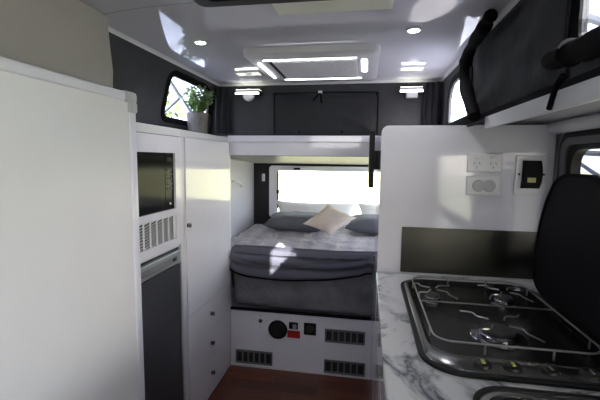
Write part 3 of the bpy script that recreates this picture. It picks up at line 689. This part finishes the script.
def cushion(L, T, R_, B, h, m, label):
    L, T, R_, B = map(Vector, (L, T, R_, B)); nrm = (R_ - L).cross(T - B).normalized(); bm = BM(); n = 26; c = (L + T + R_ + B) / 4
    for s_ in (1, -1):
        G = []
        for i in range(n + 1):
            row = []
            for j in range(n + 1):
                a, b = i / n, j / n; p = B * (1 - a) * (1 - b) + R_ * a * (1 - b) + L * (1 - a) * b + T * a * b
                A_, B_ = 2 * a - 1, 2 * b - 1; k = max(0, (1 - A_ ** 4) * (1 - B_ ** 4)) ** 0.6
                p = c + (p - c) * (1 - 0.09 * ((1 - B_ * B_) * abs(A_) + (1 - A_ * A_) * abs(B_)))
                row.append(bm.verts.new(p + nrm * s_ * h / 2 * k * (1 + 0.15 * nz(A_ * 2.5, B_ * 2.5, s_))))
            G.append(row)
        for i in range(n):
            for j in range(n): bm.faces.new((G[i][j], G[i + 1][j], G[i + 1][j + 1], G[i][j + 1]))
    bmesh.ops.remove_doubles(bm, verts=bm.verts, dist=0.0006)
    o = build('cushion', bm, m, loc=tuple(c - Vector((0, 0, 0.1))), smooth=True); tag(o, label, 'cushion')
cushion((-0.491, 2.98, 0.937), (-0.297, 3.07, 1.092), (-0.064, 2.98, 1.003), (-0.257, 2.90, 0.872), 0.085, m_cush, 'square cream cushion propped corner-up against the pillows')
o = build('wall_light_switch', Box(-0.968, -0.94, 3.485, 3.4995, 1.24, 1.31, bev=0.004), m_lilac, loc=(-0.95, 3.49, 1.24)); tag(o, 'small white switch on the dark wall left of the bed window', 'switch')
t = thing('hanging_hook', (-1.049, 2.95, 1.21), 'small curved white hook on the left wall of the bed niche', 'hook')
build('hook', tube(BM(), [(-1.048, 2.90, 1.268), (-1.03, 2.95, 1.266), (-1.022, 3.02, 1.245), (-1.028, 3.08, 1.215)], 0.007, sm=5), m_sock, t, smooth=True)

# ------------------------------------------------------------------ right side: tall partition cupboard
pc = thing('partition_cupboard', (0.43, 2.13, 0.0), 'tall white partition cupboard between the kitchen and the bed', 'cupboard')
bm = BM(); plate(bm, rrect(0.063, 0.795, 0.0, 1.608, [0.02, 0.032, 0.0001, 0.0001], 5), [], fXZ, 1.822, 2.447)
bmesh.ops.remove_doubles(bm, verts=bm.verts, dist=0.0003)
build('body', bm, m_white, pc)
build('back_lip', Box(0.063, 0.80, 1.8150, 1.8218, 0.9215, 0.928), m_wframe, pc)
o = build('splashback', Box(0.17, 0.772, 1.815, 1.8216, 0.9290, 1.143), m_splash, loc=(0.47, 1.818, 0.929)); tag(o, 'dark brushed steel splashback behind the hob', 'splashback')
tv = thing('television', (0.035, 2.15, 1.317), 'thin black television mounted edge-on to the side of the partition cupboard', 'television')
build('screen_body', Box(0.010, 0.036, 1.95, 2.36, 1.312, 1.592, bev=0.003), m_blackp, tv)
build('wall_mount', Box(0.036, 0.0625, 2.10, 2.20, 1.40, 1.50), m_iron, tv)
def socket(z0, z1, kind, label):
    t = thing('wall_socket', (0.51, 1.8218, z0), label, 'socket')
    build('faceplate', Box(0.441, 0.584, 1.812, 1.8217, z0, z1, bev=0.004), m_sock, t)
    if kind == 'power':
        for cx in (0.48, 0.548):
            bm = BM()
            for a, dx, dz in ((0.5, -0.011, 0.004), (-0.5, 0.011, 0.004), (0, 0, -0.013)):
                c = Vector((cx + dx, 1.8117, z0 + 0.035 + dz)); q = Matrix.Rotation(a, 3, 'Y')
                b2 = bmesh.ops.create_cube(bm, size=1)
                for v in b2['verts']: v.co = c + q @ Vector((v.co.x * 0.003, v.co.y * 0.001, v.co.z * 0.011))
            build('pin_slots', bm, m_groove, t)
        for cx in (0.48, 0.548): build('switch_rocker', Box(cx - 0.011, cx + 0.011, 1.809, 1.8122, z0 + 0.060, z0 + 0.072, bev=0.002), m_sock, t)
    else:
        for cx in (0.492, 0.536): build('outlet_ring', lathe(BM(), (cx, 1.8119, z0 + 0.042), [(0.027, 0), (0.027, 0.002), (0.022, 0.004), (0.012, 0.002)], 26, (0, -1, 0)), m_sock2, t, smooth=True)
socket(1.402, 1.486, 'power', 'white double power socket with pin slots on the partition, the upper one')
socket(1.300, 1.384, 'aerial', 'white plate with two round grey outlets, the lower one on the partition')
t = thing('control_unit', (0.70, 1.8218, 1.31), 'black curved wall control unit with a pale yellow sticker on a white plate', 'wall control')
build('backplate', Box(0.640, 0.765, 1.813, 1.8217, 1.306, 1.478, bev=0.003), m_sock, t)
bm = BM(); plate(bm, [(0.664, 1.336), (0.733, 1.336), (0.741, 1.36), (0.744, 1.395), (0.741, 1.43), (0.735, 1.456), (0.668, 1.456), (0.668, 1.43), (0.667, 1.395), (0.666, 1.36)], [], fXZ, 1.795, 1.813); build('unit_case', bm, m_lid, t)
build('sticker', Box(0.684, 0.717, 1.7935, 1.7949, 1.362, 1.382), m_yell, t)
for x in (0.655, 0.7535): build('mounting_screw', lathe(BM(), (x, 1.8129, 1.396), [(0.005, 0), (0.005, 0.002), (0.003, 0.003)], 12, (0, -1, 0)), m_iron, t, smooth=True)

# ------------------------------------------------------------------ kitchen bench
kb = thing('kitchen_base_cabinet', (0.44, 0.6, 0.0), 'glossy white kitchen base cabinet under the marble worktop', 'cabinet')
build('carcass', Box(0.078, 0.815, -0.60, 1.8140, 0.0, 0.884), m_white, kb)
for y0, y1 in ((1.30, 1.808), (0.80, 1.294), (0.28, 0.794), (-0.58, 0.274)):
    dd = build('cupboard_door', Box(0.064, 0.0778, y0, y1, 0.07, 0.700, bev=0.002), m_white, kb); dw = build('drawer', Box(0.064, 0.0778, y0, y1, 0.706, 0.880, bev=0.002), m_white, kb)
wt = build('worktop', Box(0.058, 0.815, -0.60, 1.8140, 0.885, 0.920, bev=0.004), m_marble, loc=(0.44, 0.6, 0.885)); tag(wt, 'white marble-patterned worktop with grey veins', 'worktop')

hb = thing('gas_hob', (0.42, 1.335, 0.921), 'recessed gas hob with wire grates and a raised black lid', 'hob')
HX0, HX1, HY0, HY1 = 0.155, 0.690, 0.948, 1.716
o1 = rrect(HX0, HX1, HY0, HY1, 0.105, 10); o2 = off(o1, -0.013); o3 = off(o1, -0.036); 
build('rubber_seal', plate(BM(), o1, [o2], fXY, 0.9204, 0.930), m_blackp, hb)
bm = BM(); n = len(o2); pin = off(rrect(HX0 + 0.03, HX1 - 0.03, HY0 + 0.085, HY1 - 0.03, 0.085, 10), 0)
R1 = [bm.verts.new((p[0], p[1], 0.9285)) for p in off(o1, -0.0132)]; R2 = [bm.verts.new((p[0], p[1], 0.9345)) for p in off(o1, -0.020)]; R3 = [bm.verts.new((p[0], p[1], 0.9345)) for p in pin]
for a, b in ((R1, R2), (R2, R3)):
    for i in range(n): bm.faces.new((a[i], a[(i + 1) % n], b[(i + 1) % n], b[i]))
build('steel_rim', bm, m_rim, hb, smooth=True)
bm = BM(); R3 = [bm.verts.new((p[0], p[1], 0.9344)) for p in pin]; R4 = [bm.verts.new((p[0], p[1], 0.9230)) for p in off(pin, -0.012)]
for i in range(n): bm.faces.new((R3[i], R3[(i + 1) % n], R4[(i + 1) % n], R4[i]))
bm.faces.new(R4); build('tray', bm, m_pan, hb, smooth=True)
def burner(x, y, r):
    t = build('burner', lathe(BM(), (x, y, 0.9232), [(r * 1.35, 0), (r * 1.3, 0.004), (r, 0.006), (r, 0.014), (r * 0.9, 0.017), (r * 0.2, 0.018)], 36), m_chrome, hb, smooth=True)
    build('burner_cap', lathe(BM(), (x, y, 0.9412), [(r * 0.82, 0), (r * 0.84, 0.003), (r * 0.8, 0.007), (r * 0.2, 0.009)], 36), m_iron, t, smooth=True)
BUR = [(0.262, 1.475, 0.030), (0.520, 1.500, 0.036), (0.405, 1.195, 0.058)]
for b in BUR: burner(*b)
gr_ = rrect(0.200, 0.630, 1.060, 1.650, 0.05, 6)
bm = BM(); tube(bm, [(p[0], p[1], 0.958) for p in gr_], 0.0030, closed=True)
tube(bm, [(0.200, 1.365, 0.958), (0.630, 1.365, 0.958)], 0.0028)
for p in ((0.20, 1.15), (0.20, 1.58), (0.63, 1.15), (0.63, 1.58), (0.35, 1.65), (0.50, 1.65), (0.33, 1.06), (0.50, 1.06)): tube(bm, [(p[0], p[1], 0.958), (p[0], p[1], 0.930)], 0.003)
build('grate', bm, m_grate, hb, smooth=True)
def finger(pts):
    build('grate_finger', tube(BM(), pts, 0.0026, seg=7, sm=6), m_grate, hb, smooth=True)
for bx, by, br in BUR:
    for k in range(4):
        a = PI / 4 + k * PI / 2; c, s = math.cos(a), math.sin(a); n_ = Vector((-s, c, 0))
        p0 = Vector((bx + c * br * 0.55, by + s * br * 0.55, 0.968)); L = 0.085 if br < 0.05 else 0.105
        p1 = Vector((bx + c * L * 0.6, by + s * L * 0.6, 0.968)) + n_ * 0.010; p2 = Vector((bx + c * L * 0.85, by + s * L * 0.85, 0.967)) - n_ * 0.006
        p3 = Vector((min(max(bx + c * L * 1.2, 0.202), 0.628), min(max(by + s * L * 1.25, 1.063), 1.648), 0.960))
        finger([p0, p1, p2, p3])
for x, mk in ((0.304, True), (0.374, True), (0.461, False), (0.552, False)):
    k = build('control_knob', lathe(BM(), (x, 0.992, 0.9348), [(0.023, 0), (0.022, 0.006), (0.018, 0.010), (0.008, 0.011)], 26), m_blackp, hb, smooth=True)
    if mk: build('indicator', Box(x - 0.004, x + 0.004, 0.976, 0.994, 0.9461, 0.9495), m_olive, k)
    else: build('indicator', Box(x - 0.003, x + 0.003, 0.976, 0.994, 0.9461, 0.9480), m_vent, k)
# raised lid: outline in (y,z), leaning a little to the wall
lid_pts = [(1.375, 1.407), (1.46, 1.408), (1.545, 1.403), (1.604, 1.378), (1.636, 1.33), (1.657, 1.28), (1.669, 1.20), (1.673, 1.11), (1.664, 1.045), (1.64, 0.99), (1.60, 0.960), (1.542, 0.946), (1.46, 0.940), (1.25, 0.940), (1.17, 0.945), (1.125, 0.965), (1.10, 1.01), (1.105, 1.08), (1.13, 1.18), (1.19, 1.28), (1.26, 1.35), (1.32, 1.39)]
_e = smooth_path([(p[0], p[1], 0) for p in lid_pts + lid_pts[:1]], 3)[:-1]
lid_out = [(p[0], p[1]) for p in _e][::-1]
def fLid(u, v, w_): return (0.672 + w_ + 0.09 * (v - 0.94), u, v)
lid = build('lid', plate(BM(), lid_out, [], fLid, 0.0, 0.012), m_lid, hb)
build('lid_lip', plate(BM(), off(lid_out, 0.003), [off(lid_out, -0.010)], fLid, -0.004, 0.014), m_black, lid)
bm = BM(); box(bm, 0.640, 0.662, 1.02, 1.38, 0.9350, 0.952, bev=0.003); build('hinge_rail', bm, m_pan, hb)
sk = thing('sink', (0.45, 0.66, 0.921), 'recessed sink with a black-rimmed glass cover at the bottom edge of the worktop', 'sink')
so = rrect(0.240, 0.690, 0.44, 0.908, 0.09, 8)
build('rim', plate(BM(), so, [off(so, -0.014)], fXY, 0.9204, 0.932), m_blackp, sk)
build('steel_flange', plate(BM(), off(so, -0.0142), [off(so, -0.030)], fXY, 0.9204, 0.929), m_steel, sk)
build('glass_cover', plate(BM(), off(so, -0.0302), [], fXY, 0.9204, 0.926), m_blackg, sk)

# ------------------------------------------------------------------ outdoors
g = build('grass_field', Box(-90, 90, -60, 120, -1.10, -1.0), m_grass); tag(g, 'sunlit meadow around the camper', 'ground', kind='structure')
def lift(x, ys, z0, z1, label):
    t = thing('scissor_lift', (x, ys[0], z0), label, 'lift arm', 'scissor lift arms outside the tent walls')
    for a, b in ((z0, z1), (z1, z0)):
        xx = x + (0.0 if a == z0 else 0.014)
        build('arm', tube(BM(), [(xx, ys[0], a), (xx, ys[1], b)], 0.013, seg=8), m_alu, t)
    build('pivot', cyl(BM(), (x - 0.012, (ys[0] + ys[1]) / 2, (z0 + z1) / 2), (x + 0.026, (ys[0] + ys[1]) / 2, (z0 + z1) / 2), 0.012), m_alu, t)
lift(-1.12, (1.93, 2.44), 1.66, 1.95, 'crossed grey lift arms outside the left tent window behind the plant')
aw = thing('awning', (0.90, 0.6, 1.60), 'grey folding awning arms outside the kitchen window with an unseen shade cloth added above', 'awning')
bm = BM(); grid(bm, 4, 4, lambda u, v: (0.90 + 2.0 * u, -3.5 + 5.5 * v, 1.665 + 0.03 * u)); bmesh.ops.solidify(bm, geom=bm.faces[:], thickness=0.01); build('added_shade_cloth', bm, m_awn, aw)  # unseen cloth, added and lengthened to keep sun off the right windows
build('awning_arm', tube(BM(), [(0.98, 2.35, 1.512), (0.98, 0.60, 1.43)], 0.012), m_vent, aw); build('awning_arm', tube(BM(), [(1.0, 2.20, 1.50), (1.0, 1.30, 1.20)], 0.009), m_vent, aw)
lift(0.50, (0.72, 1.14), 1.63, 1.84, 'grey crossed lift arms outside the near right tent window')
def tree(x, y, h, r, label, seed):
    random.seed(seed); t = thing('tree', (x, y, -1.0), label, 'tree', 'trees in the meadow outside')
    build('trunk', tube(BM(), [(x, y, -1.0), (x + 0.1 * r, y, -1 + h * 0.3), (x - 0.05 * r, y, -1 + h * 0.65)], 0.055 * h / 2, seg=10, sm=4, rf=lambda q: 1 - 0.6 * q), m_bark, t, smooth=True)
    bm = BM()
    for k in range(2600):
        th = random.uniform(0, 2 * PI); ph = math.acos(random.uniform(-1, 1)); rr = r * random.uniform(0.55, 1) * (1 + 0.35 * nz(3 * math.cos(th) + seed, 3 * math.sin(th), 3 * math.cos(ph)))
        c = Vector((x + rr * math.sin(ph) * math.cos(th), y + rr * math.sin(ph) * math.sin(th), -1 + h * 0.66 + 0.8 * rr * math.cos(ph)))
        a = Vector((random.gauss(0, 1), random.gauss(0, 1), random.gauss(0, 1))).normalized(); b = a.cross(Vector((random.gauss(0, 1), random.gauss(0, 1), 1))).normalized(); s = r * random.uniform(0.05, 0.10)
        bm.faces.new([bm.verts.new(c + a * s), bm.verts.new(c + b * s * 0.6), bm.verts.new(c - a * s), bm.verts.new(c - b * s * 0.6)])
    build('crown', bm, m_tree, t)
for i, a in enumerate([(-12, 50, 8, 4.2, 'far leafy tree seen at the upper left of the bed window'), (-16, 22, 9, 3.6, 'leafy tree beyond the left tent window, furthest back'), (-11, 13.5, 7.5, 3.0, 'leafy tree beyond the left tent window, nearer one'), (17, 14, 5, 2.0, 'leafy tree beyond the awning on the right')]): tree(*a, i + 3)
